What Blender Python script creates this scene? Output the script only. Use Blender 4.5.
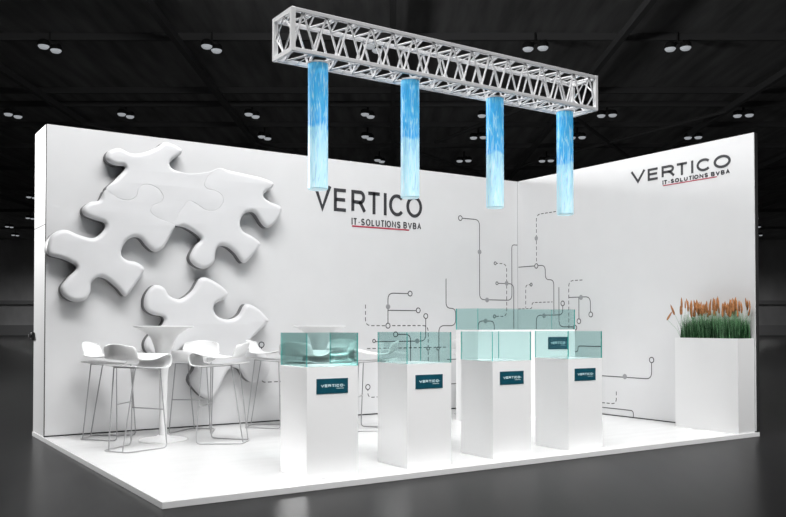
import bpy, bmesh, math, random
from mathutils import Vector, Matrix
from mathutils.geometry import tessellate_polygon

sc = bpy.context.scene
for o in list(bpy.data.objects):
    bpy.data.objects.remove(o)
C = sc.collection
PI = math.pi

# ------------------------------------------------------------------ camera, world, lights, exposure
YAW, PITCH = -0.5825, 0.0186
CAM = Vector((-8.1827, -9.1634, 1.1969))
cam_d = bpy.data.cameras.new('camera')
cam = bpy.data.objects.new('camera', cam_d)
C.objects.link(cam)
cam.location = CAM
cam.rotation_euler = (PI / 2 + PITCH, 0, YAW)
cam_d.sensor_width = 36
cam_d.lens = 846.71 * 36 / 786
cam_d.shift_y = 49.87 / 786
cam_d.clip_end = 400
sc.camera = cam

world = bpy.data.worlds.new('hall_air')
sc.world = world
world.use_nodes = True
world.node_tree.nodes['Background'].inputs[0].default_value = (0.9, 0.95, 1, 1)
world.node_tree.nodes['Background'].inputs[1].default_value = 0.02

# the hall runs along the camera's heading: HU points down the hall, HV across it
HU = Vector((-math.sin(YAW), math.cos(YAW), 0))
HV = Vector((math.cos(YAW), math.sin(YAW), 0))


def hall(u, v, z=0.0):
    return Vector((CAM.x, CAM.y, 0)) + HU * u + HV * v + Vector((0, 0, z))


def area(name, loc, target, sx, sy, power, spread=180, col=(1, 1, 1)):
    d = bpy.data.lights.new(name, 'AREA')
    d.shape = 'RECTANGLE'
    d.size, d.size_y = sx, sy
    d.energy = power
    d.color = col
    d.spread = math.radians(spread)
    o = bpy.data.objects.new(name, d)
    C.objects.link(o)
    o.location = loc
    o.rotation_euler = (Vector(target) - Vector(loc)).to_track_quat('-Z', 'Y').to_euler()
    return o


area('added_key_light', (-6.0, -4.0, 8.2), (-4.6, -0.8, 1.4), 5.0, 2.0, 570)  # unseen area light added high over the booth to brighten the back wall
area('added_stand_fill', (-2.2, -4.0, 8.2), (-1.8, -1.2, 0.6), 4.0, 2.0, 230)  # second unseen overhead light, added for the deck and right wall
area('added_aisle_fill', (-3.1, -7.6, 5.6), (-2.8, -3.0, 0.15), 9.0, 1.2, 86, 48)  # narrow unseen fill added to brighten plinth fronts and planter
area('added_side_fill', (-11.6, 9.0, 4.4), (-6.0, 0.0, 1.6), 1.6, 1.6, 1150)  # unseen light added beyond the back wall to brighten its left end

sc.view_settings.view_transform = 'Standard'
sc.view_settings.look = 'None'
sc.view_settings.exposure = 0.13
sc.view_settings.gamma = 1.0
sc.view_settings.use_curve_mapping = False


# ------------------------------------------------------------------ materials
def mat(name, col, rough=0.5, metal=0.0, spec=0.5, coat=0.0, noise=0.0, nscale=(1, 1, 1), emit=0.0):
    m = bpy.data.materials.new(name)
    m.use_nodes = True
    nt = m.node_tree
    b = nt.nodes['Principled BSDF']
    b.inputs['Base Color'].default_value = (*col, 1)
    b.inputs['Roughness'].default_value = rough
    b.inputs['Metallic'].default_value = metal
    b.inputs['Specular IOR Level'].default_value = spec
    b.inputs['Coat Weight'].default_value = coat
    if emit:
        b.inputs['Emission Color'].default_value = (*col, 1)
        b.inputs['Emission Strength'].default_value = emit
    if noise:
        tc = nt.nodes.new('ShaderNodeTexCoord')
        mp = nt.nodes.new('ShaderNodeMapping')
        mp.inputs['Scale'].default_value = nscale
        no = nt.nodes.new('ShaderNodeTexNoise')
        no.inputs['Scale'].default_value = 1.0
        no.inputs['Detail'].default_value = 6
        cr = nt.nodes.new('ShaderNodeMapRange')
        cr.inputs['From Min'].default_value = 0.3
        cr.inputs['From Max'].default_value = 0.7
        cr.inputs['To Min'].default_value = 1 - noise
        cr.inputs['To Max'].default_value = 1 + noise
        mx = nt.nodes.new('ShaderNodeMix')
        mx.data_type = 'RGBA'
        mx.blend_type = 'MULTIPLY'
        mx.inputs['Factor'].default_value = 1
        mx.inputs['A'].default_value = (*col, 1)
        nt.links.new(tc.outputs['Object'], mp.inputs['Vector'])
        nt.links.new(mp.outputs['Vector'], no.inputs['Vector'])
        nt.links.new(no.outputs['Fac'], cr.inputs['Value'])
        nt.links.new(cr.outputs['Result'], mx.inputs['B'])
        nt.links.new(mx.outputs['Result'], b.inputs['Base Color'])
    return m


def glass_mat(name, tint, gloss=0.08):
    m = bpy.data.materials.new(name)
    m.use_nodes = True
    nt = m.node_tree
    nt.nodes.remove(nt.nodes['Principled BSDF'])
    out = nt.nodes['Material Output']
    tr = nt.nodes.new('ShaderNodeBsdfTransparent')
    tr.inputs[0].default_value = (*tint, 1)
    gl = nt.nodes.new('ShaderNodeBsdfGlossy')
    gl.inputs['Roughness'].default_value = 0.02
    gl.inputs[0].default_value = (0.8, 1, 0.97, 1)
    fr = nt.nodes.new('ShaderNodeLayerWeight')
    fr.inputs[0].default_value = 0.15
    ml = nt.nodes.new('ShaderNodeMath')
    ml.operation = 'MULTIPLY'
    ml.inputs[1].default_value = 0.6
    mx = nt.nodes.new('ShaderNodeMixShader')
    nt.links.new(fr.outputs['Fresnel'], ml.inputs[0])
    nt.links.new(ml.outputs[0], mx.inputs[0])
    nt.links.new(tr.outputs[0], mx.inputs[1])
    nt.links.new(gl.outputs[0], mx.inputs[2])
    nt.links.new(mx.outputs[0], out.inputs[0])
    return m


def water_mat(name, z0, z1):
    """printed water column: deep blue upper half, pale blue lower half, vertical streaks, lit from inside"""
    m = bpy.data.materials.new(name)
    m.use_nodes = True
    nt = m.node_tree
    b = nt.nodes['Principled BSDF']
    b.inputs['Roughness'].default_value = 0.3
    tc = nt.nodes.new('ShaderNodeTexCoord')
    sx = nt.nodes.new('ShaderNodeSeparateXYZ')
    nt.links.new(tc.outputs['Object'], sx.inputs[0])
    mp = nt.nodes.new('ShaderNodeMapping')
    mp.inputs['Scale'].default_value = (60, 60, 7)
    nt.links.new(tc.outputs['Object'], mp.inputs[0])
    no = nt.nodes.new('ShaderNodeTexNoise')
    no.inputs['Scale'].default_value = 1.0
    no.inputs['Detail'].default_value = 5
    no.inputs['Distortion'].default_value = 1.2
    nt.links.new(mp.outputs[0], no.inputs['Vector'])
    big = nt.nodes.new('ShaderNodeTexNoise')
    big.inputs['Scale'].default_value = 6
    nt.links.new(tc.outputs['Object'], big.inputs['Vector'])
    ad = nt.nodes.new('ShaderNodeMath')
    ad.operation = 'MULTIPLY_ADD'
    ad.inputs[1].default_value = 0.22
    nt.links.new(big.outputs['Fac'], ad.inputs[0])
    nt.links.new(sx.outputs['Z'], ad.inputs[2])
    mr = nt.nodes.new('ShaderNodeMapRange')
    mr.inputs['From Min'].default_value = z0 + 0.11
    mr.inputs['From Max'].default_value = z1 + 0.11
    nt.links.new(ad.outputs[0], mr.inputs['Value'])
    ramp = nt.nodes.new('ShaderNodeValToRGB')
    e = ramp.color_ramp.elements
    e[0].position, e[0].color = 0.0, (0.52, 0.78, 0.88, 1)
    e[1].position, e[1].color = 1.0, (0.09, 0.50, 0.85, 1)
    for pos, col in ((0.36, (0.42, 0.73, 0.88, 1)), (0.46, (0.30, 0.64, 0.86, 1)), (0.5, (0.06, 0.40, 0.80, 1)), (0.7, (0.07, 0.46, 0.84, 1)), (0.9, (0.05, 0.41, 0.80, 1))):
        q = e.new(pos)
        q.color = col
    nt.links.new(mr.outputs['Result'], ramp.inputs[0])
    st = nt.nodes.new('ShaderNodeMapRange')
    st.inputs['From Min'].default_value = 0.51
    st.inputs['From Max'].default_value = 0.8
    nt.links.new(no.outputs['Fac'], st.inputs['Value'])
    mx = nt.nodes.new('ShaderNodeMix')
    mx.data_type = 'RGBA'
    mx.inputs['B'].default_value = (0.72, 0.93, 0.98, 1)
    nt.links.new(st.outputs['Result'], mx.inputs['Factor'])
    nt.links.new(ramp.outputs[0], mx.inputs['A'])
    dk = nt.nodes.new('ShaderNodeMapRange')
    dk.inputs['From Min'].default_value = 0.28
    dk.inputs['From Max'].default_value = 0.5
    dk.inputs['To Min'].default_value = 0.72
    nt.links.new(no.outputs['Fac'], dk.inputs['Value'])
    m2 = nt.nodes.new('ShaderNodeMix')
    m2.data_type = 'RGBA'
    m2.blend_type = 'MULTIPLY'
    m2.inputs['Factor'].default_value = 1
    nt.links.new(mx.outputs['Result'], m2.inputs['A'])
    nt.links.new(dk.outputs['Result'], m2.inputs['B'])
    nt.links.new(m2.outputs['Result'], b.inputs['Base Color'])
    nt.links.new(m2.outputs['Result'], b.inputs['Emission Color'])
    b.inputs['Emission Strength'].default_value = 0.35
    return m


M = {
    'wall_white': mat('wall_white', (0.7, 0.7, 0.705), 0.55, noise=0.012, nscale=(3, 3, 3)),
    'panel_white': mat('panel_white', (0.9, 0.9, 0.9), 0.5),
    'puzzle_white': mat('puzzle_white', (0.7, 0.7, 0.71), 0.5, noise=0.015, nscale=(4, 4, 4)),
    'wall_black': mat('wall_black', (0.02, 0.02, 0.02), 0.6),
    'seam_black': mat('seam_black', (0.015, 0.015, 0.015), 0.6),
    'deck_white': mat('deck_white', (0.67, 0.67, 0.67), 0.22, spec=0.5, noise=0.03, nscale=(2, 9, 1)),
    'deck_edge': mat('deck_edge', (0.85, 0.85, 0.85), 0.5),
    'plinth_white': mat('plinth_white', (0.92, 0.92, 0.92), 0.18, spec=0.55),
    'planter_white': mat('planter_white', (0.8, 0.8, 0.8), 0.45),
    'stool_white': mat('stool_white', (0.84, 0.84, 0.84), 0.3),
    'table_white': mat('table_white', (0.76, 0.76, 0.76), 0.35),
    'rod_grey': mat('rod_grey', (0.34, 0.34, 0.345), 0.35),
    'truss_grey': mat('truss_grey', (0.72, 0.72, 0.73), 0.4),
    'truss_white': mat('truss_white', (0.8, 0.8, 0.8), 0.4),
    'ink': mat('ink', (0.035, 0.035, 0.04), 0.6),
    'ink_red': mat('ink_red', (0.45, 0.02, 0.06), 0.6),
    'print_grey': mat('print_grey', (0.075, 0.075, 0.08), 0.6),
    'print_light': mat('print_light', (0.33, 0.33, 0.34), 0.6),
    'plate_teal': mat('plate_teal', (0.006, 0.075, 0.11), 0.35, noise=0.15, nscale=(12, 12, 12)),
    'plate_ink': mat('plate_ink', (0.62, 0.8, 0.84), 0.5),
    'glass': glass_mat('case_glass', (0.86, 0.935, 0.93)),
    'glass_edge': mat('glass_edge', (0.04, 0.46, 0.41), 0.2),
    'hall_floor': mat('hall_floor', (0.014, 0.014, 0.0142), 0.3, spec=0.03, noise=0.2, nscale=(0.5, 5, 1)),
    'hall_wall': mat('hall_wall', (0.5, 0.5, 0.505), 0.7, noise=0.25, nscale=(0.35, 0.35, 0.2)),
    'hall_ceiling': mat('hall_ceiling', (0.26, 0.26, 0.262), 0.9, noise=0.3, nscale=(0.3, 2.5, 1)),
    'beam': mat('beam', (0.12, 0.12, 0.122), 0.7),
    'lamp_body': mat('lamp_body', (0.03, 0.03, 0.03), 0.6),
    'lamp_glow': mat('lamp_glow', (0.9, 0.95, 1.0), 0.5, emit=0.28),
    'hall_dark': mat('hall_dark', (0.3, 0.3, 0.305), 0.7),
    'grass': mat('grass', (0.006, 0.058, 0.012), 0.5, noise=0.5, nscale=(30, 30, 8)),
    'grass_pale': mat('grass_pale', (0.16, 0.34, 0.17), 0.5, noise=0.3, nscale=(30, 30, 8)),
    'seed': mat('seed', (0.36, 0.15, 0.05), 0.8, noise=0.35, nscale=(40, 40, 30)),
    'puzzle_edge_shade': mat('puzzle_edge_shade', (0.16, 0.16, 0.165), 0.6),  # grey sides put in to darken the pieces' undersides like shade
    'soil': mat('soil', (0.02, 0.015, 0.01), 0.9),
}
M['water'] = water_mat('water_print', 0.0, 0.98)


# ------------------------------------------------------------------ helpers
def obj(name, bm, m, parent=None, smooth=False, loc=None):
    me = bpy.data.meshes.new(name)
    bmesh.ops.recalc_face_normals(bm, faces=bm.faces)
    bm.to_mesh(me)
    bm.free()
    for q in (m if isinstance(m, (list, tuple)) else [m]):
        me.materials.append(M[q])
    if smooth:
        for p in me.polygons:
            p.use_smooth = True
        try:
            me.set_sharp_from_angle(angle=math.radians(35))
        except Exception:
            pass
    o = bpy.data.objects.new(name, me)
    C.objects.link(o)
    if loc:
        o.location = loc
    if parent:
        o.parent = parent
    return o


def tag(o, label, cat, group=None):
    o['label'] = label
    o['category'] = cat
    if group:
        o['group'] = group
    return o


def thing(name, label, cat, loc=(0, 0, 0), rz=0.0, group=None):
    o = bpy.data.objects.new(name, None)
    o.empty_display_size = 0.1
    C.objects.link(o)
    o.location = loc
    o.rotation_euler = (0, 0, rz)
    return tag(o, label, cat, group)


def struct(name, bm, m, parent=None, smooth=False):
    o = obj(name, bm, m, parent, smooth)
    if not parent:
        o['kind'] = 'structure'
    return o


def copy_tree(src, loc, rz, label, parent=None):
    r = src.copy()
    C.objects.link(r)
    if parent is None:
        r.location = loc
        r.rotation_euler = (0, 0, rz)
        r['label'] = label
    else:
        r.parent = parent
    for ch in [c for c in bpy.data.objects if c.parent == src]:
        copy_tree(ch, None, 0, None, r)
    return r


def box(bm, x0, x1, y0, y1, z0, z1, mi=0, bevel=0.0):
    vs = [bm.verts.new((x, y, z)) for z in (z0, z1) for y in (y0, y1) for x in (x0, x1)]
    fs = []
    for idx in ((0, 2, 3, 1), (4, 5, 7, 6), (0, 1, 5, 4), (2, 6, 7, 3), (0, 4, 6, 2), (1, 3, 7, 5)):
        f = bm.faces.new([vs[i] for i in idx])
        f.material_index = mi
        fs.append(f)
    if bevel:
        es = list({e for f in fs for e in f.edges})
        bmesh.ops.bevel(bm, geom=es, offset=bevel, segments=2, affect='EDGES', profile=0.5)
    return fs


def bx(*a, **k):
    bm = bmesh.new()
    box(bm, *a, **k)
    return bm


def frame_at(p, d):
    d = d.normalized()
    a = Vector((0, 0, 1)) if abs(d.z) < 0.9 else Vector((1, 0, 0))
    s = d.cross(a).normalized()
    return s, s.cross(d).normalized()


def tube(bm, pts, r, n=8, cap=True, closed=False):
    pts = [Vector(p) for p in pts]
    rings = []
    N = len(pts)
    s_prev = None
    for i, p in enumerate(pts):
        if closed:
            d = (pts[(i + 1) % N] - pts[i - 1])
        else:
            d = pts[min(i + 1, N - 1)] - pts[max(i - 1, 0)]
        d.normalize()
        if s_prev is None:
            s, t = frame_at(p, d)
        else:
            s = (s_prev - d * s_prev.dot(d)).normalized()
            t = s.cross(d).normalized()
        s_prev = s
        rr = r[i] if isinstance(r, (list, tuple)) else r
        rings.append([bm.verts.new(p + s * rr * math.cos(2 * PI * k / n) + t * rr * math.sin(2 * PI * k / n)) for k in range(n)])
    for i in range(N if closed else N - 1):
        a, b = rings[i], rings[(i + 1) % N]
        for k in range(n):
            bm.faces.new((a[k], a[(k + 1) % n], b[(k + 1) % n], b[k]))
    if cap and not closed:
        bm.faces.new(rings[0][::-1])
        bm.faces.new(rings[-1])


def fillet(pts, r, n=5):
    """round the corners of a polyline (2D or 3D)"""
    pts = [Vector(p) for p in pts]
    out = [pts[0]]
    for i in range(1, len(pts) - 1):
        a, b, c = pts[i - 1], pts[i], pts[i + 1]
        d0, d1 = (a - b), (c - b)
        l = min(r, d0.length * 0.48, d1.length * 0.48)
        p, q = b + d0.normalized() * l, b + d1.normalized() * l
        for k in range(n + 1):
            t = k / n
            out.append(p * (1 - t) ** 2 + b * 2 * t * (1 - t) + q * t * t)
    out.append(pts[-1])
    return out


def ribbon(bm, pts, w, to3, h, closed=False, mi=0):
    """flat raised strip along a 2D polyline; to3(u, v, e) places it on a surface with elevation e"""
    P = []
    for p in pts:
        q = Vector((p[0], p[1]))
        if not P or (q - P[-1]).length > 1e-5:
            P.append(q)
    N = len(P)
    L, R = [], []
    for i in range(N):
        if closed:
            d0, d1 = P[i] - P[i - 1], P[(i + 1) % N] - P[i]
        else:
            d0 = P[i] - P[i - 1] if i > 0 else P[1] - P[0]
            d1 = P[i + 1] - P[i] if i < N - 1 else P[-1] - P[-2]
        d0.normalize()
        d1.normalize()
        n0 = Vector((-d0.y, d0.x))
        n1 = Vector((-d1.y, d1.x))
        nn = (n0 + n1)
        if nn.length < 1e-6:
            nn = n0
        nn.normalize()
        k = 1 / max(0.5, nn.dot(n0))
        L.append(P[i] + nn * w * 0.5 * k)
        R.append(P[i] - nn * w * 0.5 * k)
    tl = [bm.verts.new(to3(p.x, p.y, h)) for p in L]
    tr = [bm.verts.new(to3(p.x, p.y, h)) for p in R]
    bl = [bm.verts.new(to3(p.x, p.y, 0)) for p in L]
    br = [bm.verts.new(to3(p.x, p.y, 0)) for p in R]
    for i in range(N if closed else N - 1):
        j = (i + 1) % N
        for q in ((tl[i], tl[j], tr[j], tr[i]), (tl[j], tl[i], bl[i], bl[j]), (tr[i], tr[j], br[j], br[i])):
            bm.faces.new(q).material_index = mi
    if not closed:
        for i in (0, N - 1):
            bm.faces.new((tl[i], tr[i], br[i], bl[i])).material_index = mi


def disc2(bm, u, v, r, to3, h, n=16, mi=0):
    vs = [bm.verts.new(to3(u + r * math.cos(2 * PI * k / n), v + r * math.sin(2 * PI * k / n), h)) for k in range(n)]
    bm.faces.new(vs).material_index = mi


def dash(pts, on, off):
    out, cur, left, pen = [], [Vector(pts[0])], on, True
    for i in range(1, len(pts)):
        a, b = Vector(pts[i - 1]), Vector(pts[i])
        seg = (b - a).length
        pos = 0.0
        while seg - pos > left:
            pos += left
            p = a.lerp(b, pos / seg)
            if pen:
                cur.append(p)
                out.append(cur)
                cur = []
                left = off
            else:
                cur = [p]
                left = on
            pen = not pen
        left -= seg - pos
        if pen:
            cur.append(b)
    if pen and len(cur) > 1:
        out.append(cur)
    return [q for q in out if (q[0] - q[-1]).length > 1e-4]


def arc(cx, cy, rx, ry, a0, a1, n=14):
    return [(cx + rx * math.cos(math.radians(a0 + (a1 - a0) * i / n)), cy + ry * math.sin(math.radians(a0 + (a1 - a0) * i / n))) for i in range(n + 1)]


# stroke letters in a unit box (0..1 wide, 0..1 tall): list of (points, closed)
GLYPH = {
    'V': [([(0, 1), (0.5, 0), (1, 1)], 0)],
    'E': [([(1, 1), (0, 1), (0, 0), (1, 0)], 0), ([(0, 0.52), (0.93, 0.52)], 0)],
    'R': [([(0, 0), (0, 1), (0.62, 1)] + arc(0.62, 0.74, 0.3, 0.26, 90, -90) + [(0, 0.48)], 0), ([(0.5, 0.48), (0.68, 0.4), (1, 0)], 0)],
    'T': [([(0, 1), (1, 1)], 0), ([(0.5, 1), (0.5, 0)], 0)],
    'I': [([(0.5, 1), (0.5, 0)], 0)],
    'C': [(arc(0.52, 0.5, 0.52, 0.5, 42, 318, 22), 0)],
    'O': [(arc(0.5, 0.5, 0.5, 0.5, 0, 360, 26)[:-1], 1)],
    'S': [(arc(0.5, 0.74, 0.44, 0.26, 20, 255, 12) + arc(0.5, 0.25, 0.47, 0.25, 80, -165, 14), 0)],
    'L': [([(0, 1), (0, 0), (1, 0)], 0)],
    'U': [([(0, 1), (0, 0.35)] + arc(0.5, 0.35, 0.5, 0.35, 180, 360, 12) + [(1, 1)], 0)],
    'N': [([(0, 0), (0, 1), (1, 0), (1, 1)], 0)],
    'B': [([(0, 0), (0, 1), (0.6, 1)] + arc(0.6, 0.76, 0.3, 0.24, 90, -90) + [(0, 0.52)], 0), ([(0.6, 0.52)] + arc(0.66, 0.26, 0.34, 0.26, 90, -90) + [(0, 0)], 0)],
    'A': [([(0, 0), (0.5, 1), (1, 0)], 0), ([(0.2, 0.36), (0.8, 0.36)], 0)],
    '-': [([(0, 0.38), (1, 0.38)], 0)],
}
ADV = {'V': .66, 'E': .58, 'R': .62, 'T': .6, 'I': .0, 'C': .66, 'O': .72, 'S': .58, 'L': .5, 'U': .62, 'N': .64, 'B': .58, 'A': .64, '-': .28, ' ': .15}


def letter(bm, ch, u0, u1, v0, v1, w, to3, h):
    for pts, closed in GLYPH[ch]:
        q = []
        for x, y in pts:
            q.append((u0 + w / 2 + x * (u1 - u0 - w) if ch != 'I' else (u0 + u1) / 2, v0 + w / 2 + y * (v1 - v0 - w)))
        if not closed and len(pts) == 2 and ch in 'TI' and pts[0][0] == pts[1][0]:
            q = [(q[0][0], v1), (q[1][0], v0)]
        ribbon(bm, q, w, to3, h, bool(closed))


def text(bm, s, u0, u1, v0, v1, w, to3, h, gap=0.2):
    tot = sum(ADV[c] for c in s) + gap * (len(s) - 1)
    k = (u1 - u0) / tot
    u = u0
    for c in s:
        a = ADV[c] * k
        if c != ' ':
            if c == 'I':
                letter(bm, c, u - w / 2, u + w / 2, v0, v1, w, to3, h)
            else:
                letter(bm, c, u, u + a, v0, v1, w, to3, h)
        u += a + gap * k


def lathe(prof, n=40):
    bm = bmesh.new()
    rings = []
    for r, z in prof:
        if r < 1e-5:
            rings.append([bm.verts.new((0, 0, z))])
        else:
            rings.append([bm.verts.new((r * math.cos(2 * PI * k / n), r * math.sin(2 * PI * k / n), z)) for k in range(n)])
    for a, b in zip(rings, rings[1:]):
        for k in range(n):
            if len(a) == 1:
                bm.faces.new((a[0], b[k], b[(k + 1) % n]))
            elif len(b) == 1:
                bm.faces.new((a[k], a[(k + 1) % n], b[0]))
            else:
                bm.faces.new((a[k], a[(k + 1) % n], b[(k + 1) % n], b[k]))
    return bm


Z0 = 0.047            # top of the white deck
H = 3.2               # wall height above the deck
LX, DY, WT = -6.398, -3.757, 0.57

PUZZLE=[
 [(-5.833, 2.602), (-5.713, 2.527), (-5.603, 2.51), (-5.518, 2.555), (-5.492, 2.651), (-5.398, 2.697), (-5.284, 2.662), (-5.226, 2.579), (-5.252, 2.519), (-5.348, 2.466), (-5.359, 2.397), (-5.274, 2.342), (-5.103, 2.289), (-5.103, 2.231), (-5.153, 2.124), (-5.223, 2.014), (-5.311, 1.979), (-5.395, 2.036), (-5.471, 2.118), (-5.564, 2.113), (-5.641, 2.034), (-5.662, 1.929), (-5.599, 1.876), (-5.506, 1.861), (-5.424, 1.808), (-5.427, 1.752), (-5.513, 1.618), (-5.615, 1.492), (-5.707, 1.576), (-5.816, 1.665), (-5.906, 1.681), (-5.966, 1.624), (-5.979, 1.522), (-6.028, 1.449), (-6.142, 1.425), (-6.245, 1.485), (-6.269, 1.573), (-6.202, 1.672), (-6.123, 1.757), (-6.138, 1.807), (-6.254, 1.86), (-6.396, 1.904), (-6.397, 2.038), (-6.341, 2.12), (-6.229, 2.162), (-6.102, 2.119), (-5.951, 2.092), (-5.845, 2.178), (-5.838, 2.252), (-5.945, 2.286), (-6.047, 2.326), (-6.058, 2.398), (-5.982, 2.465), (-5.893, 2.491)],
 [(-5.833, 2.602), (-5.751, 2.702), (-5.642, 2.824), (-5.635, 2.873), (-5.741, 2.874), (-5.824, 2.924), (-5.807, 3.011), (-5.691, 3.061), (-5.569, 3.019), (-5.438, 3.041), (-5.286, 3.119), (-5.193, 3.185), (-5.027, 3.139), (-5.014, 3.075), (-5.118, 2.995), (-5.147, 2.947), (-5.101, 2.891), (-4.942, 2.857), (-4.728, 2.895), (-4.592, 2.952), (-4.712, 2.851), (-4.763, 2.764), (-4.728, 2.708), (-4.625, 2.694), (-4.545, 2.635), (-4.555, 2.535), (-4.642, 2.472), (-4.744, 2.471), (-4.846, 2.529), (-4.93, 2.555), (-4.996, 2.501), (-5.062, 2.383), (-5.104, 2.281), (-5.103, 2.289), (-5.274, 2.342), (-5.359, 2.397), (-5.348, 2.466), (-5.252, 2.519), (-5.226, 2.579), (-5.284, 2.662), (-5.398, 2.697), (-5.492, 2.651), (-5.518, 2.555), (-5.603, 2.51), (-5.713, 2.527)],
 [(-5.104, 2.281), (-5.062, 2.383), (-4.996, 2.501), (-4.93, 2.555), (-4.846, 2.529), (-4.744, 2.471), (-4.642, 2.472), (-4.555, 2.535), (-4.545, 2.635), (-4.625, 2.694), (-4.728, 2.708), (-4.763, 2.764), (-4.712, 2.851), (-4.592, 2.952), (-4.434, 2.944), (-4.219, 2.922), (-4.055, 2.903), (-3.91, 2.859), (-3.921, 2.786), (-4.014, 2.73), (-4.025, 2.678), (-3.943, 2.626), (-3.8, 2.575), (-3.841, 2.434), (-3.953, 2.327), (-4.035, 2.35), (-4.145, 2.485), (-4.261, 2.47), (-4.318, 2.368), (-4.289, 2.269), (-4.163, 2.209), (-4.075, 2.146), (-4.085, 2.092), (-4.259, 1.898), (-4.377, 2.004), (-4.473, 2.072), (-4.564, 2.078), (-4.612, 2.019), (-4.632, 1.887), (-4.748, 1.814), (-4.867, 1.855), (-4.914, 1.94), (-4.851, 2.066), (-4.787, 2.135), (-4.845, 2.2), (-4.979, 2.266)],
 [(-5.313, 1.616), (-5.207, 1.597), (-5.135, 1.503), (-5.02, 1.473), (-4.888, 1.565), (-4.788, 1.711), (-4.651, 1.692), (-4.477, 1.571), (-4.491, 1.491), (-4.609, 1.43), (-4.636, 1.364), (-4.581, 1.282), (-4.458, 1.25), (-4.335, 1.3), (-4.246, 1.428), (-4.1, 1.379), (-3.963, 1.251), (-3.997, 1.193), (-4.172, 1.025), (-4.164, 0.964), (-4.051, 0.912), (-3.951, 0.757), (-3.962, 0.621), (-4.043, 0.543), (-4.17, 0.527), (-4.261, 0.591), (-4.322, 0.679), (-4.449, 0.683), (-4.594, 0.428), (-4.663, 0.359), (-4.772, 0.394), (-4.9, 0.538), (-4.907, 0.619), (-4.851, 0.714), (-4.858, 0.844), (-4.919, 0.926), (-4.995, 0.933), (-5.067, 0.864), (-5.164, 0.818), (-5.293, 0.84), (-5.388, 0.902), (-5.41, 0.996), (-5.351, 1.09), (-5.224, 1.184), (-5.205, 1.27), (-5.327, 1.3), (-5.412, 1.372), (-5.404, 1.507)],
]
CIRCUIT_BACK =[
 ('s', [(-1.043, 2.65), (-0.705, 2.65), (-0.705, 1.537), (-0.113, 1.537), (-0.113, 2.332), (-0.009, 2.332)]),
 ('d', [(-0.422, 2.054), (-0.211, 2.054), (-0.211, 1.307), (-0.438, 1.307)]),
 ('s', [(-0.391, 1.773), (-0.078, 1.773), (-0.078, 1.134)]),
 ('s', [(-1.288, 1.812), (-1.288, 1.412), (-1.125, 1.412), (-1.125, 1.176), (-1.409, 1.176), (-1.409, 0.588)]),
 ('s', [(-1.879, 1.598), (-2.225, 1.598), (-2.225, 1.177)]),
 ('s', [(-2.225, 1.375), (-1.748, 1.375)]),
 ('d', [(-2.565, 1.444), (-2.565, 1.177), (-1.586, 1.177), (-1.586, 0.68)]),
 ('s', [(-1.626, 1.305), (-1.626, 0.973), (-2.437, 0.973)]),
 ('s', [(-2.107, 1.064), (-1.871, 1.064), (-1.871, 0.674)]),
 ('d', [(-2.541, 0.886), (-1.272, 0.886)]),
 ('s', [(-1.272, 0.72), (-1.102, 0.72)]),
 ('s', [(-1.273, 0.388), (-1.103, 0.388)]),
 ('d', [(-2.529, 0.399), (-2.529, 0.266), (-2.384, 0.266)]),
 ('s', [(-3.997, 0.955), (-3.997, 0.611)]),
 ('d', [(-3.995, 0.611), (-3.995, 0.514), (-3.743, 0.514)]),
 ('s', [(-0.731, 1.088), (-0.731, 1.24), (-0.442, 1.24), (-0.442, 1.086)]),
]
NODES_BACK =[
 ('o', -1.043, 2.65),
 ('o', -1.879, 1.598),
 ('o', -1.748, 1.379),
 ('o', -1.626, 1.304),
 ('o', -2.225, 1.177),
 ('o', -2.107, 1.064),
 ('o', -2.529, 0.399),
 ('o', -3.997, 0.955),
 ('f', -0.706, 2.201),
 ('f', -0.573, 1.534),
 ('f', -2.225, 1.421),
 ('f', -0.212, 1.778),
 ('f', -1.767, 0.974),
 ('f', -0.6, 1.241),
 ('t', -0.391, 1.773),
 ('t', -0.438, 1.305),
 ('t', -0.422, 2.054),
 ('t', -1.588, 0.871),
 ('t', -1.423, 0.869),
 ('t', -2.437, 0.982),
]
CIRCUIT_RIGHT =[
 ('d', [(0.776, 2.731), (0.391, 2.731), (0.391, 2.01)]),
 ('s', [(0.017, 2.013), (0.388, 2.013), (0.566, 2.013), (0.566, 1.806), (0.731, 1.806), (0.731, 1.334)]),
 ('d', [(0.282, 1.753), (0.168, 1.753), (0.168, 1.425)]),
 ('d', [(0.014, 1.415), (0.298, 1.415), (0.298, 1.5), (0.705, 1.5)]),
 ('d', [(1.259, 1.776), (1.012, 1.776), (1.012, 1.093)]),
 ('s', [(0.828, 1.697), (0.828, 1.161), (1.125, 1.161)]),
 ('s', [(0.899, 1.476), (0.899, 1.321), (0.384, 1.321), (0.384, 1.088)]),
 ('s', [(1.01, 1.553), (1.4, 1.553), (1.4, 1.322)]),
 ('s', [(1.196, 1.549), (1.196, 1.235)]),
 ('s', [(1.022, 0.832), (1.177, 0.832), (1.177, 0.91), (1.593, 0.91)]),
 ('s', [(1.475, 0.538), (2.38, 0.538), (2.38, 0.767)]),
 ('d', [(1.509, 0.196), (1.829, 0.196), (1.829, 0.353)]),
 ('s', [(1.509, 0.136), (2.099, 0.136), (2.099, 0.044)]),
]
NODES_RIGHT =[
 ('o', 0.388, 2.01),
 ('o', 1.125, 1.15),
 ('o', 1.195, 1.235),
 ('o', 1.406, 1.322),
 ('o', 2.382, 0.767),
 ('o', 0.899, 1.476),
 ('f', 0.389, 2.398),
 ('f', 0.538, 1.313),
 ('f', 1.235, 1.548),
 ('f', 1.968, 0.547),
 ('t', 0.282, 1.753),
]
LOGO_BACK= [('V', -3.315, -3.062), ('E', -3.027, -2.834), ('R', -2.775, -2.558), ('T', -2.546, -2.331), ('I', -2.281, -2.255), ('C', -2.208, -1.97), ('O', -1.937, -1.685)]
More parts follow.
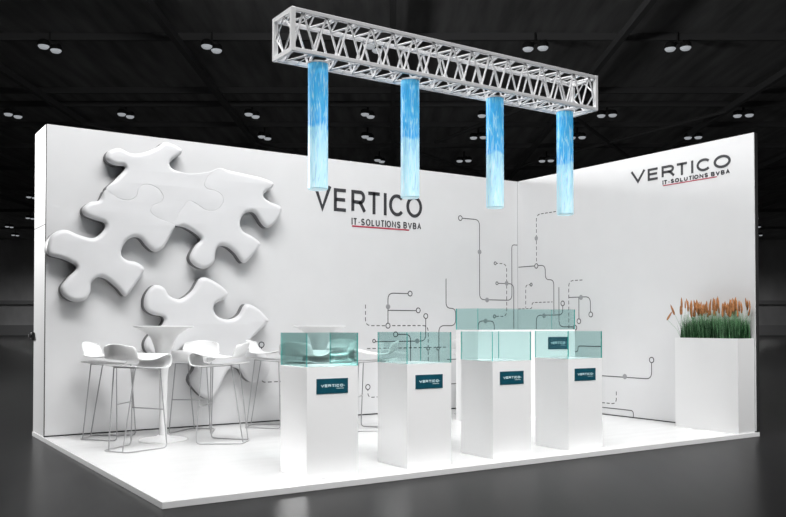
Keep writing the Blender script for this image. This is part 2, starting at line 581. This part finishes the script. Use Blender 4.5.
LOGO_RIGHT= [('V', 2.078, 2.304), ('E', 2.34, 2.501), ('R', 2.546, 2.735), ('T', 2.751, 2.917), ('I', 2.962, 2.989), ('C', 3.035, 3.223), ('O', 3.259, 3.474)]

# ------------------------------------------------------------------ the hall
def hall_box(u0, u1, v0, v1, z0, z1):
    bm = bmesh.new()
    vs = [bm.verts.new(hall(u, v, z)) for z in (z0, z1) for v in (v0, v1) for u in (u0, u1)]
    for idx in ((0, 2, 3, 1), (4, 5, 7, 6), (0, 1, 5, 4), (2, 6, 7, 3), (0, 4, 6, 2), (1, 3, 7, 5)):
        bm.faces.new([vs[i] for i in idx])
    return bm


def local_hall(o):
    return o


CZ = 10.2


def hall_slab(name, u0, u1, v0, v1, z0, z1, m):
    """a slab whose own axes follow the hall"""
    bm = bx(u0, u1, -v1, -v0, z0, z1)
    o = struct(name, bm, m)
    o.location = (CAM.x, CAM.y, 0)
    o.rotation_euler = (0, 0, math.atan2(HU.y, HU.x))
    return o


hall_slab('floor', -14, 92, -44, 44, -0.2, 0, 'hall_floor')
hall_slab('ceiling', -14, 92, -44, 44, CZ, CZ + 0.3, 'hall_ceiling')
hall_slab('wall_far', 90, 90.4, -44, 44, 0, CZ, 'hall_wall')
hall_slab('wall_near', -14.4, -14, -44, 44, 0, CZ, 'hall_wall')
hall_slab('wall_hall_left', -14, 90, -44.4, -44, 0, CZ, 'hall_wall')
hall_slab('wall_hall_right', -14, 90, 44, 44.4, 0, CZ, 'hall_wall')
hall_slab('baseboard_far', 89.8, 90, -44, 44, 0, 1.1, 'hall_dark')
hall_slab('trim_far', 89.7, 90, -44, 44, 3.3, 3.7, 'hall_dark')
n = 0
for u in (22.5, 26, 32, 34, 37.5, 42, 48, 56, 66, 78):
    hall_slab('roof_beam_cross_%d' % n, u, u + 0.15, -44, 44, CZ - 0.22, CZ, 'beam')
    n += 1
n = 0
for v in (-26.6, -20, -13.3, -6.6, 0, 6.9, 13.5, 20.2, 27):
    hall_slab('roof_beam_long_%d' % n, -14, 90, v - 0.09, v + 0.09, CZ - 0.45, CZ - 0.22, 'beam')
    n += 1
random.seed(4)
# diagonal bracing seen between the beams further down the hall
n = 0
for (u0, v0, u1, v1) in ((30, 7, 40, 2), (34, 13.5, 46, 6.9), (34, 7, 46, 13.5), (36, -13.3, 46, -6.6), (40, 0, 52, 6.9), (40, -6.6, 50, 0)):
    bm = bmesh.new()
    tube(bm, [hall(u0, v0, CZ - 0.4), hall(u1, v1, CZ - 0.4)], 0.08, 6)
    struct('roof_brace_%d' % n, bm, 'beam')
    n += 1

LAMP_W = 1150
# ceiling lamps: twin round heads on a bar
lamp_rows = [(26.0, (-10.6, -5.6, -0.6, 4.4, 8.8)), (34.4, (-15.5, -10.9, -5.75, -1.03, 3.85, 8.73, 14.3)), (38.5, (-5.86, -1.16, 3.9, 8.4, 13.7)),
             (44, (-0.7, 3.7, 8.0)), (56.8, (-24.3, 21.5)), (68, (-29.2, 29.0)), (74, (-33.6, 31.8)), (81, (-36.2, 35.0))]
ROWN = ['nearest row', 'second row', 'third row', 'row just above the booth corner', 'fifth row', 'third farthest row', 'second farthest row', 'farthest row']


def make_lamp():
    root = thing('ceiling_lamp', '', 'ceiling lamp', (0, 0, 0), 0, 'lamps under the hall ceiling')
    bm = bmesh.new()
    box(bm, -0.2, 0.2, -0.02, 0.02, 0.0, 0.08)
    box(bm, -0.03, 0.03, -0.03, 0.03, 0.08, 0.35)
    obj('bracket', bm, 'lamp_body', root)
    for s in (-1, 1):
        b = lathe([(0, 0.06), (0.12, 0.06), (0.17, 0.0), (0.185, -0.12), (0.17, -0.12), (0, -0.12)], 18)
        hd = obj('lamp_head', b, 'lamp_body', root, True, (s * 0.17, s * 0.15, 0))
        d = lathe([(0, -0.125), (0.165, -0.125), (0.165, -0.15), (0.12, -0.2), (0, -0.22)], 18)
        obj('diffuser', d, 'lamp_glow', hd, True)
    d = bpy.data.lights.new('lamp_beam', 'SPOT')
    d.energy = LAMP_W
    d.spot_size = 2.75
    d.spot_blend = 1.0
    d.shadow_soft_size = 0.1
    lo = bpy.data.objects.new('lamp_beam', d)
    C.objects.link(lo)
    lo.parent = root
    lo.location = (0, 0, -0.3)
    return root


lamp0 = make_lamp()
first = True
for (u, vs), rn in zip(lamp_rows, ROWN):
    ORD = ['leftmost', 'second from the left', 'third from the left', 'fourth from the left', 'fifth from the left', 'sixth from the left', 'rightmost']
    for i, v in enumerate(vs):
        place = 'rightmost' if i == len(vs) - 1 else ORD[i]
        p = hall(u, v, CZ - 0.35)
        rz = YAW + (0.35 if v < 0 else 2.2)
        lab = 'twin-headed round ceiling lamp, %s of the %s' % (place, rn)
        if first:
            lamp0.location, lamp0.rotation_euler = p, (0, 0, rz)
            lamp0['label'] = lab
            first = False
        else:
            copy_tree(lamp0, p, rz, lab)

copy_tree(lamp0, hall(14.5, 9.0, CZ - 0.35), YAW, 'added unseen twin-headed ceiling lamp brightening the aisle right of the booth')  # extra lamp out of view, added to brighten the floor at right

# ------------------------------------------------------------------ the booth shell
bm = bmesh.new()
box(bm, LX - 0.01, 0.062, DY, WT, 0.0, Z0, bevel=0.003)
bm.normal_update()
for f in bm.faces:
    f.material_index = 0 if f.normal.z > 0.5 else 1
struct('platform', bm, ['deck_white', 'deck_edge'])

bm = bmesh.new()
box(bm, LX, 0.062, 0.012, WT, Z0, Z0 + H)
wb = struct('wall_back', bm, 'panel_white')
obj('face_panel', bx(LX + 0.006, -0.001, 0.0, 0.012, Z0 + 0.012, Z0 + H), 'wall_white', wb)
obj('corner_seam', bx(LX - 0.0015, LX + 0.006, -0.0005, 0.016, Z0, Z0 + H), 'seam_black', wb)
obj('door_seam', bx(LX - 0.0012, LX, 0.016, WT, Z0 + 2.165, Z0 + 2.178), 'seam_black', wb)
bm = bmesh.new()
box(bm, LX - 0.03, LX, WT - 0.05, WT + 0.02, 1.03, 1.11, bevel=0.006)
box(bm, LX - 0.055, LX - 0.03, WT - 0.03, WT, 1.05, 1.09, bevel=0.004)
obj('door_latch', bm, 'wall_black', wb)

bm = bmesh.new()
box(bm, 0.008, 0.062, DY, 0.012, Z0, Z0 + H)
wr = struct('wall_right', bm, 'wall_black')
obj('face_panel', bx(0.0, 0.008, DY + 0.001, 0.0, Z0 + 0.01, Z0 + H), 'wall_white', wr)
struct('baseboard_back', bx(LX + 0.006, 0, -0.004, 0.012, Z0, Z0 + 0.013), 'seam_black')
struct('corner_shade_strip', bx(-0.004, -0.0005, -0.004, -0.0005, Z0 + 0.013, Z0 + H - 0.002), 'print_light')  # added grey strip painting in the shade where the walls meet
struct('baseboard_right', bx(-0.004, 0.008, DY + 0.001, -0.004, Z0, Z0 + 0.011), 'seam_black')


def on_back(u, v, e):
    return (u, -0.0005 - e, v)


def on_right(u, v, e):
    return (-0.0005 - e, -u, v)


def circuit(name, lines, nodes, to3, parent):
    bm = bmesh.new()
    for st, pts in lines:
        q = fillet([(a, b, 0) for a, b in pts], 0.085, 6)
        q = [(p.x, p.y) for p in q]
        if st == 'd':
            for seg in dash(q, 0.05, 0.03):
                ribbon(bm, seg, 0.011, to3, 0.0012)
        else:
            ribbon(bm, q, 0.011, to3, 0.0012)
    for st, u, v in nodes:
        if st == 'f':
            disc2(bm, u, v, 0.034, to3, 0.0018, mi=1)
        else:
            r = 0.032 if st == 'o' else 0.02
            ribbon(bm, arc(u, v, r, r, 0, 360, 16)[:-1], 0.012, to3, 0.0022, True)
            disc2(bm, u, v, r - 0.004, to3, 0.002, mi=2)
    return obj(name, bm, ['print_grey', 'print_light', 'wall_white'], parent)


circuit('circuit_print', CIRCUIT_BACK, NODES_BACK, on_back, wb)
circuit('circuit_print', CIRCUIT_RIGHT, NODES_RIGHT, on_right, wr)

# wall signs
t = thing('wall_sign', 'large dark VERTICO lettering with red underline on the back wall', 'sign', (-2.5, -0.001, 2.43), 0, 'company lettering on the walls')


def shifted(f, o):
    return lambda u, v, e: tuple(Vector(f(u, v, e)) - Vector(o))


def sign(root, logo, to3, base, tops, wst, tag_u, tag_v, tw, und):
    f = shifted(to3, root.location)
    for ch, a, b in logo:
        bm = bmesh.new()
        letter(bm, ch, a, b, base, tops[1] if ch == 'V' else tops[0], wst, f, 0.004)
        obj('letter', bm, 'ink', root)
    line = 'IT-SOLUTIONS BVBA'
    gap = 0.17
    k = (tag_u[1] - tag_u[0]) / (sum(ADV[q] for q in line) + gap * (len(line) - 1))
    u = tag_u[0]
    for q in line:
        if q != ' ':
            bm = bmesh.new()
            if q == 'I':
                letter(bm, q, u - tw / 2, u + tw / 2, tag_v[0], tag_v[1], tw, f, 0.003)
            else:
                letter(bm, q, u, u + ADV[q] * k, tag_v[0], tag_v[1], tw, f, 0.003)
            obj('tagline_letter', bm, 'ink', root)
        u += (ADV[q] + gap) * k
    bm = bmesh.new()
    ribbon(bm, [(und[0], und[2]), (und[1], und[2])], und[3], f, 0.003)
    obj('underline', bm, 'ink_red', root)


sign(t, LOGO_BACK, on_back, 2.602, (2.888, 2.925), 0.042, (-2.764, -1.701), (2.449, 2.535), 0.0145, (-2.764, -1.894, 2.432, 0.017))
t = thing('wall_sign', 'stretched dark VERTICO lettering high on the right wall', 'sign', (-0.001, -2.8, 2.84), 0, 'company lettering on the walls')
sign(t, LOGO_RIGHT, on_right, 2.925, (3.07, 3.085), 0.028, (2.564, 3.463), (2.85, 2.9), 0.0125, (2.564, 3.299, 2.838, 0.01))


# ------------------------------------------------------------------ puzzle relief on the back wall
def catmull(pts, n=6):
    out = []
    N = len(pts)
    for i in range(N):
        p0, p1, p2, p3 = (Vector(pts[(i + k) % N]) for k in (-1, 0, 1, 2))
        for j in range(n):
            t = j / n
            out.append(0.5 * ((2 * p1) + (p2 - p0) * t + (2 * p0 - 5 * p1 + 4 * p2 - p3) * t * t + (3 * p1 - p0 - 3 * p2 + p3) * t ** 3))
    return out


def resample(pts, step):
    out = []
    N = len(pts)
    acc = 0.0
    for i in range(N):
        a, b = pts[i], pts[(i + 1) % N]
        l = (b - a).length
        pos = acc
        while pos < l:
            out.append(a.lerp(b, pos / l))
            pos += step
        acc = pos - l
    return out


def puzzle_piece(pts, seam_pts, parent, hgt=0.145, rad=0.05):
    p = resample(catmull(pts), 0.016)
    N = len(p)
    area2 = sum(p[i].x * p[(i + 1) % N].y - p[(i + 1) % N].x * p[i].y for i in range(N))
    if area2 < 0:
        p.reverse()
    seam = [Vector(q) for q in seam_pts]

    def near_seam(q):
        best = 9
        for a, b in zip(seam, seam[1:]):
            d = b - a
            k = max(0, min(1, (q - a).dot(d) / max(d.length_squared, 1e-9)))
            best = min(best, (a + d * k - q).length)
        return best
    rads = []
    for q in p:
        d = near_seam(q) if seam else 9
        rads.append(0.006 if d < 0.035 else min(rad, 0.006 + (d - 0.035) * 0.9))
    for _ in range(3):
        rads = [(rads[i - 1] + rads[i] + rads[(i + 1) % N]) / 3 for i in range(N)]
    nor = []
    for i in range(N):
        d = p[(i + 1) % N] - p[i - 1]
        nor.append(Vector((-d.y, d.x)).normalized())
    bm = bmesh.new()
    rings = [[bm.verts.new((q.x, 0.0, q.y)) for q in p]]
    K = 7
    for k in range(K + 1):
        a = PI / 2 * k / K
        cur = [p[i] + nor[i] * rads[i] * (1 - math.cos(a)) for i in range(N)]
        for _ in range(k // 2):     # relax so that tight inner curves do not fold
            cur = [cur[i] * 0.6 + (cur[i - 1] + cur[(i + 1) % N]) * 0.2 for i in range(N)]
        rings.append([bm.verts.new((cur[i].x, -(hgt - rads[i] * (1 - math.sin(a))), cur[i].y)) for i in range(N)])
    for k, (a, b) in enumerate(zip(rings, rings[1:])):
        for i in range(N):
            j = (i + 1) % N
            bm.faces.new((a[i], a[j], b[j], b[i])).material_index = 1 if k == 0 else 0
    top = rings[-1]
    tri = tessellate_polygon([[Vector((v.co.x, v.co.z, 0)) for v in top]])
    for t3 in tri:
        try:
            bm.faces.new([top[i] for i in t3])
        except ValueError:
            pass
    return obj('puzzle_piece', bm, ['puzzle_white', 'puzzle_edge_shade'], parent, True)


pz = thing('puzzle_relief', 'white jigsaw puzzle relief, three joined pieces and one loose, on the back wall', 'wall decoration', (0, -0.004, 0))
S12, S23 = PUZZLE[0][:13], PUZZLE[2][:14]
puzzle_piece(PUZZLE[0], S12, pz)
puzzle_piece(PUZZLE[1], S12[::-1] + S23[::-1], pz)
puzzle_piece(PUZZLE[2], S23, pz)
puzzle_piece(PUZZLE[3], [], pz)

# ------------------------------------------------------------------ lighting truss
TX0, TX1, TY0, TY1, TZ0, TZ1 = -5.385, -2.16, -3.555, -3.225, 3.222, 3.552
LEN, TD, TH = TX1 - TX0, TY1 - TY0, TZ1 - TZ0
tr = thing('box_truss', 'long grey square lattice truss hanging above the display plinths', 'truss', (TX0, TY0, TZ0))
c = 0.0155
for y in (c, TD - c):
    for z in (c, TH - c):
        obj('chord', bx(0, LEN, y - c, y + c, z - c, z + c, bevel=0.003), 'truss_grey', tr)
for x in (c, LEN - c):
    for y in (c, TD - c):
        obj('end_post', bx(x - c - 0.002, x + c + 0.002, y - c - 0.002, y + c + 0.002, 0, TH, bevel=0.003), 'truss_white', tr)
    for z in (c, TH - c):
        obj('end_rail', bx(x - c, x + c, 0, TD, z - c - 0.002, z + c + 0.002, bevel=0.003), 'truss_white', tr)
    bm = bmesh.new()
    q = [(x, TD / 2, 2 * c), (x, TD - 2 * c, TH / 2), (x, TD / 2, TH - 2 * c), (x, 2 * c, TH / 2)]
    for a, b in zip(q, q[1:] + q[:1]):
        tube(bm, [a, b], 0.007, 6)
    obj('end_lattice', bm, 'truss_white', tr)
NB = 16
for name, f in (('side_lattice', lambda x, s: (x, c, c + s * (TH - 2 * c))), ('side_lattice', lambda x, s: (x, TD - c, c + (1 - s) * (TH - 2 * c))),
                ('top_lattice', lambda x, s: (x, c + s * (TD - 2 * c), TH - c)), ('bottom_lattice', lambda x, s: (x, c + s * (TD - 2 * c), c))):
    bm = bmesh.new()
    for k in range(NB):
        x0, x1, xm = LEN * k / NB, LEN * (k + 1) / NB, LEN * (k + 0.5) / NB
        x0, x1 = max(x0, c), min(x1, LEN - c)
        tube(bm, [f(x0, 0), f(xm, 1)], 0.0085, 6)
        tube(bm, [f(xm, 1), f(x1, 0)], 0.0085, 6)
        if name != 'side_lattice' and k:
            tube(bm, [f(x0, 0), f(x0, 1)], 0.004, 5)
    obj(name, bm, 'truss_grey', tr)

# water columns
LB = ['at the left end of the truss', 'second from the left, over the second plinth', 'third from the left, over the third plinth', 'at the right end of the truss']
col0 = None
for i, (x, zt, zb) in enumerate([(-5.075, 3.222, 2.236), (-4.21, 3.222, 2.242), (-3.292, 3.222, 2.229), (-2.431, 3.222, 2.229)]):
    lab = 'blue water-print hanging light column ' + LB[i]
    loc = (x, -3.39, zb)
    if col0 is None:
        col0 = thing('light_column', lab, 'hanging column', loc, 0, 'water columns under the truss')
        hh = zt - zb
        o = obj('water_tube', lathe([(0, 0.0), (0.07, 0.0), (0.078, 0.008), (0.078, hh - 0.012), (0, hh - 0.012)], 36), 'water', col0, True)
        ring = lathe([(0.03, hh - 0.014), (0.084, hh - 0.014), (0.084, hh - 0.001), (0.03, hh - 0.001)], 36)
        obj('hanging_ring', ring, 'truss_grey', col0, True)
    else:
        copy_tree(col0, loc, 0.7 * i, lab)

# ------------------------------------------------------------------ display plinths and glass cases
PW, PZ = 0.44, 0.832       # plinth side and height above the deck


def on_front(u, v, e):
    return (u, -e, v)


def plate(parent, u0, u1, v0, v1, y):
    f = lambda u, v, e: (u, y - e, v)
    o = obj('name_plate', bx(u0, u1, y - 0.004, y, v0, v1), 'plate_teal', parent)
    bm = bmesh.new()
    w, h = u1 - u0, v1 - v0
    k = 0.0045
    a, b = v0 + 0.43 * h, v0 + 0.62 * h
    uu = u0 + 0.13 * w
    for ch, adv in (('V', .125), ('E', .105), ('R', .115), ('T', .11), ('I', .04), ('C', .11), ('O', .125), ('-', .05)):
        g = lambda q, v, e: f(q, v, e + 0.0041)
        if ch == 'I':
            letter(bm, ch, uu, uu + 0.03 * w, a, b, 0.006, g, 0.0012)
        else:
            letter(bm, ch, uu, uu + (adv - 0.012) * w, a, b, 0.006, g, 0.0012)
        uu += adv * w
    ribbon(bm, [(u0 + 0.62 * w, v0 + 0.33 * h), (u0 + 0.86 * w, v0 + 0.33 * h)], k * 0.8, lambda q, v, e: f(q, v, e + 0.0041), 0.0012)
    obj('plate_lettering', bm, 'plate_ink', o)
    return o


def glass_case(w, d, h, parent, thick=0.008):
    """four upright panes standing on a top, open above"""
    def pane(x0, x1, y0, y1):
        bm = bmesh.new()
        fs = box(bm, x0, x1, y0, y1, 0.0005, h)
        wide_x = (x1 - x0) > (y1 - y0)
        bm.normal_update()
        for fc in fs:
            nrm = fc.normal
            big = abs(nrm.y) > 0.5 if wide_x else abs(nrm.x) > 0.5
            fc.material_index = 0 if big else 1
        obj('glass_pane', bm, ['glass', 'glass_edge'], parent)
    pane(0, w, 0, thick)
    pane(0, w, d - thick, d)
    pane(0, thick, thick, d - thick)
    pane(w - thick, w, thick, d - thick)


PL = ['leftmost white display plinth with teal name plate and glass case', 'white display plinth with teal name plate, second from the left',
      'white display plinth with teal name plate, third from the left', 'rightmost small white display plinth with teal name plate']
GL = ['open teal glass case on the leftmost plinth', 'open teal glass case on the second plinth from the left',
      'open teal glass case on the third plinth from the left', 'open teal glass case on the rightmost small plinth']
pl0 = gc0 = None
for i, x in enumerate((-5.275, -4.379, -3.497, -2.603)):
    loc = (x, -3.595, Z0)
    if pl0 is None:
        pl0 = thing('display_plinth', PL[0], 'plinth', loc, 0, 'display plinths along the aisle')
        obj('plinth_body', bx(0, PW, 0, PW, 0, PZ, bevel=0.002), 'plinth_white', pl0)
        plate(pl0, 0.079, 0.349, 0.63, 0.742, 0.0)
        gc0 = thing('glass_case', GL[0], 'glass case', (x, -3.595, Z0 + PZ), 0, 'glass cases on the plinths')
        glass_case(PW, PW, 0.252, gc0)
    else:
        copy_tree(pl0, loc, 0, PL[i])
        copy_tree(gc0, (x, -3.595, Z0 + PZ), 0, GL[i])

# the wider counter behind them
ct = thing('display_counter', 'wide white counter behind the two right-hand plinths, glass case on top', 'counter', (-1.953, -1.5, Z0))
CW, CD, CH = 1.57, 0.42, 1.083
obj('counter_body', bx(0, CW, 0, CD, 0, CH, bevel=0.003), 'plinth_white', ct)
plate(ct, 1.105, 1.437, 0.838, 0.991, 0.0)
gcc = thing('glass_case', 'long teal glass case on top of the wide white counter', 'glass case', (-1.953, -1.5, Z0 + CH), 0, 'glass cases on the plinths')
glass_case(CW, CD, 0.252, gcc)

# ------------------------------------------------------------------ bar tables
def make_table():
    root = thing('bar_table', '', 'bar table', (0, 0, 0), 0, 'round white bar tables')
    T = 1.132
    obj('table_top', lathe([(0, T - 0.012), (0.285, T - 0.012), (0.291, T - 0.009), (0.291, T - 0.003), (0.287, T), (0, T)], 56), 'table_white', root, True)
    obj('flared_collar', lathe([(0, T - 0.013), (0.283, T - 0.013), (0.22, T - 0.04), (0.148, T - 0.085), (0.117, T - 0.135), (0.096, T - 0.19), (0.08, T - 0.25), (0.062, T - 0.35), (0.048, T - 0.45), (0.041, T - 0.55), (0, T - 0.55)], 48), 'table_white', root, True)
    obj('pedestal', lathe([(0, T - 0.55), (0.041, T - 0.55), (0.038, 0.4), (0.038, 0.05), (0, 0.05)], 28), 'table_white', root, True)
    obj('base_plate', lathe([(0, 0.052), (0.05, 0.05), (0.09, 0.022), (0.22, 0.012), (0.235, 0.006), (0.235, 0), (0, 0)], 48), 'table_white', root, True)
    return root


TAB = [(-5.45, -0.86), (-3.69, -0.86)]
tb = make_table()
tb.location = (*TAB[0], Z0)
tb['label'] = 'round white flared bar table on the left, in front of the puzzle wall'
copy_tree(tb, (*TAB[1], Z0), 0, 'round white flared bar table partly behind the leftmost plinth')


# ------------------------------------------------------------------ bar stools (front = +X)
def make_stool():
    root = thing('bar_stool', '', 'bar stool', (0, 0, 0), 0, 'white shell bar stools')
    # side profile of the folded seat ribbon: (forward, height, half width)
    prof = [(-0.262, 0.972, 0.150), (-0.256, 0.952, 0.182), (-0.248, 0.922, 0.196), (-0.238, 0.890, 0.200), (-0.220, 0.860, 0.202), (-0.185, 0.836, 0.208), (-0.13, 0.824, 0.214),
            (-0.06, 0.818, 0.216), (0.02, 0.822, 0.216), (0.10, 0.838, 0.212), (0.165, 0.860, 0.207), (0.215, 0.876, 0.204), (0.252, 0.870, 0.202), (0.272, 0.842, 0.2),
            (0.27, 0.786, 0.2), (0.25, 0.755, 0.2), (0.205, 0.744, 0.198), (0.12, 0.746, 0.19), (0.0, 0.752, 0.182), (-0.12, 0.764, 0.174), (-0.235, 0.776, 0.165)]
    bm = bmesh.new()
    NT = 10
    rows = []
    for i, (s, z, hw) in enumerate(prof):
        row = []
        for k in range(NT + 1):
            t = -1 + 2 * k / NT
            up = 0.0
            ds = 0.0
            if i <= 4:
                ds = 0.055 * t * t            # the low back wraps forward at its sides
                if i == 0:
                    up = -0.03 * abs(t) ** 3
            elif 5 <= i <= 9:
                up = 0.006 * t * t            # dished seat
            row.append(bm.verts.new((s + ds, t * hw, z + up)))
        rows.append(row)
    for a, b in zip(rows, rows[1:]):
        for k in range(NT):
            bm.faces.new((a[k], a[k + 1], b[k + 1], b[k]))
    sh = obj('seat_shell', bm, 'stool_white', root, True)
    sub = sh.modifiers.new('smooth', 'SUBSURF')
    sub.levels = sub.render_levels = 1
    so = sh.modifiers.new('thick', 'SOLIDIFY')
    so.thickness = 0.008
    so.offset = 0
    r = 0.006
    for s in (-1, 1):
        bm = bmesh.new()
        tube(bm, fillet([(0.15, s * 0.165, 0.748), (0.185, s * 0.222, 0.0085), (0.09, s * 0.205, 0.0085)], 0.05, 6), r, 8)
        obj('leg', bm, 'rod_grey', root, True)
    for s in (-1, 1):
        bm = bmesh.new()
        tube(bm, [(-0.13, s * 0.13, 0.760), (-0.236, s * 0.085, 0.014)], r, 8)
        obj('leg', bm, 'rod_grey', root, True)
    bm = bmesh.new()
    tube(bm, fillet([(0.09, -0.205, 0.0085), (-0.24, -0.14, 0.0085), (-0.24, 0.14, 0.0085), (0.09, 0.205, 0.0085)], 0.035, 5), r, 8)
    obj('floor_runner', bm, 'rod_grey', root, True)
    bm = bmesh.new()
    tube(bm, [(0.168, -0.195, 0.36), (0.168, 0.195, 0.36)], r, 8)
    obj('footrest', bm, 'rod_grey', root, True)
    bm = bmesh.new()
    tube(bm, fillet([(-0.13, -0.13, 0.755), (0.15, -0.165, 0.737), (0.15, 0.165, 0.737), (-0.13, 0.13, 0.755)], 0.02, 3), r, 8, closed=True)
    obj('seat_frame', bm, 'rod_grey', root, True)
    return root


st0 = make_stool()
D2R = PI / 180
# azimuth (from +Y towards +X) of the way each stool faces
spots = []
for (tx, ty), tn in zip(TAB, ('left bar table', 'bar table behind plinths')):
    spots += [((tx - 0.42, ty - 0.47), 60, 'white shell bar stool in front of the %s, back turned' % tn),
              ((tx + 0.43, ty - 0.47), -50, 'white shell bar stool front right of the %s, side on' % tn),
              ((tx - 0.42, ty + 0.40), 130, 'white shell bar stool behind left of the %s' % tn),
              ((tx + 0.48, ty + 0.40), -142, 'white shell bar stool behind right of the %s, facing viewer' % tn)]
spots.append(((-1.30, -0.55), 60, 'white shell bar stool half hidden behind the wide counter'))
for i, ((x, y), az, lab) in enumerate(spots):
    rz = PI / 2 - az * D2R
    if i == 0:
        st0.location, st0.rotation_euler = (x, y, Z0), (0, 0, rz)
        st0['label'] = lab
    else:
        copy_tree(st0, (x, y, Z0), rz, lab)

# ------------------------------------------------------------------ planter with flowering grass
GX0, GX1, GY0, GY1, GZ = -0.285, -0.006, -3.742, -2.945, 0.998
pn = thing('planter', 'tall white rectangular planter box against the right wall', 'planter', ((GX0 + GX1) / 2, (GY0 + GY1) / 2, Z0))
a, b = (GX1 - GX0) / 2, (GY1 - GY0) / 2
bm = bmesh.new()
t = 0.012
for q in ((-a, -a + t, -b, b), (a - t, a, -b, b), (-a + t, a - t, -b, -b + t), (-a + t, a - t, b - t, b)):
    box(bm, *q, 0, GZ)
box(bm, -a + t, a - t, -b + t, b - t, 0.0, 0.05)
obj('planter_box', bm, 'planter_white', pn)
obj('soil', bx(-a + t, a - t, -b + t, b - t, 0.9, GZ - 0.03), 'soil', pn)

random.seed(11)
gr = thing('flowering_grass', 'dense green grass with rust-brown seed heads in the white planter', 'plant', ((GX0 + GX1) / 2, (GY0 + GY1) / 2, Z0 + GZ - 0.03))


def blade(bm, x, y, lean, yaw, h, w, mi, curl=0.4):
    d = Vector((math.cos(yaw), math.sin(yaw), 0))
    s = Vector((-d.y, d.x, 0))
    prev = None
    if x + d.x * lean * h > a - 0.004:
        lean = 0.02
    for k in range(5):
        t = k / 4
        p = Vector((x, y, 0)) + d * (lean * h * (t * (1 - curl) + curl * t * t)) + Vector((0, 0, h * t * (1 - 0.1 * lean * t)))
        ww = w * (1 - t * 0.92)
        if k == 4:
            vs = [bm.verts.new(p)]
        else:
            vs = [bm.verts.new(p - s * ww), bm.verts.new(p + s * ww)]
        if prev:
            f = bm.faces.new((prev[0], prev[1], vs[1], vs[0]) if len(vs) == 2 else (prev[0], prev[1], vs[0]))
            f.material_index = mi
        prev = vs


bm = bmesh.new()
for i in range(3200):
    x, y = random.uniform(-a + 0.02, a - 0.02), random.uniform(-b + 0.018, b - 0.05)
    blade(bm, x, y, random.uniform(0.0, 0.32), random.uniform(0, 2 * PI), random.uniform(0.13, 0.255), random.uniform(0.0028, 0.0055), 0)
for i in range(900):
    x, y = random.uniform(-a + 0.02, a - 0.02), random.uniform(-b + 0.018, b - 0.05)
    blade(bm, x, y, random.uniform(0.0, 0.25), random.uniform(0, 2 * PI), random.uniform(0.24, 0.34), random.uniform(0.002, 0.003), 1)
fo = obj('foliage', bm, ['grass', 'grass_pale'], gr)
fo['kind'] = 'stuff'
# stems carrying the heads
heads = []
for i in range(94):
    x, y = random.uniform(-a + 0.02, a - 0.02), random.uniform(-b + 0.02, b - 0.05)
    heads.append((x, y, random.uniform(0.265, 0.385), random.uniform(-0.05, 0.0), random.uniform(-0.06, 0.06)))
heads += [(-0.06, b - 0.05, 0.30, -0.02, 0.1), (-0.09, b - 0.05, 0.24, -0.05, 0.16), (-0.05, -b + 0.04, 0.28, 0.0, -0.1)]
bm = bmesh.new()
for x, y, z, lx, ly in heads:
    tube(bm, [(x, y, 0.0), (x + lx * 0.3, y + ly * 0.3, z * 0.5), (x + lx, y + ly, z)], 0.0016, 4)
s_ = obj('stems', bm, 'grass_pale', gr)
s_['kind'] = 'stuff'
hb = lathe([(0, 0), (0.007, 0.006), (0.0105, 0.025), (0.01, 0.06), (0.006, 0.095), (0, 0.115)], 8)
head0 = obj('seed_head', hb, 'seed', gr, True)
for i, (x, y, z, lx, ly) in enumerate(heads):
    h = head0 if i == 0 else head0.copy()
    if i:
        C.objects.link(h)
        h.parent = gr
    h.location = (x + lx, y + ly, z - 0.015)
    h.rotation_euler = (-ly * 3.5, lx * 3.5, random.uniform(0, 6))
    k = random.uniform(0.8, 1.15)
    h.scale = (k, k, k)
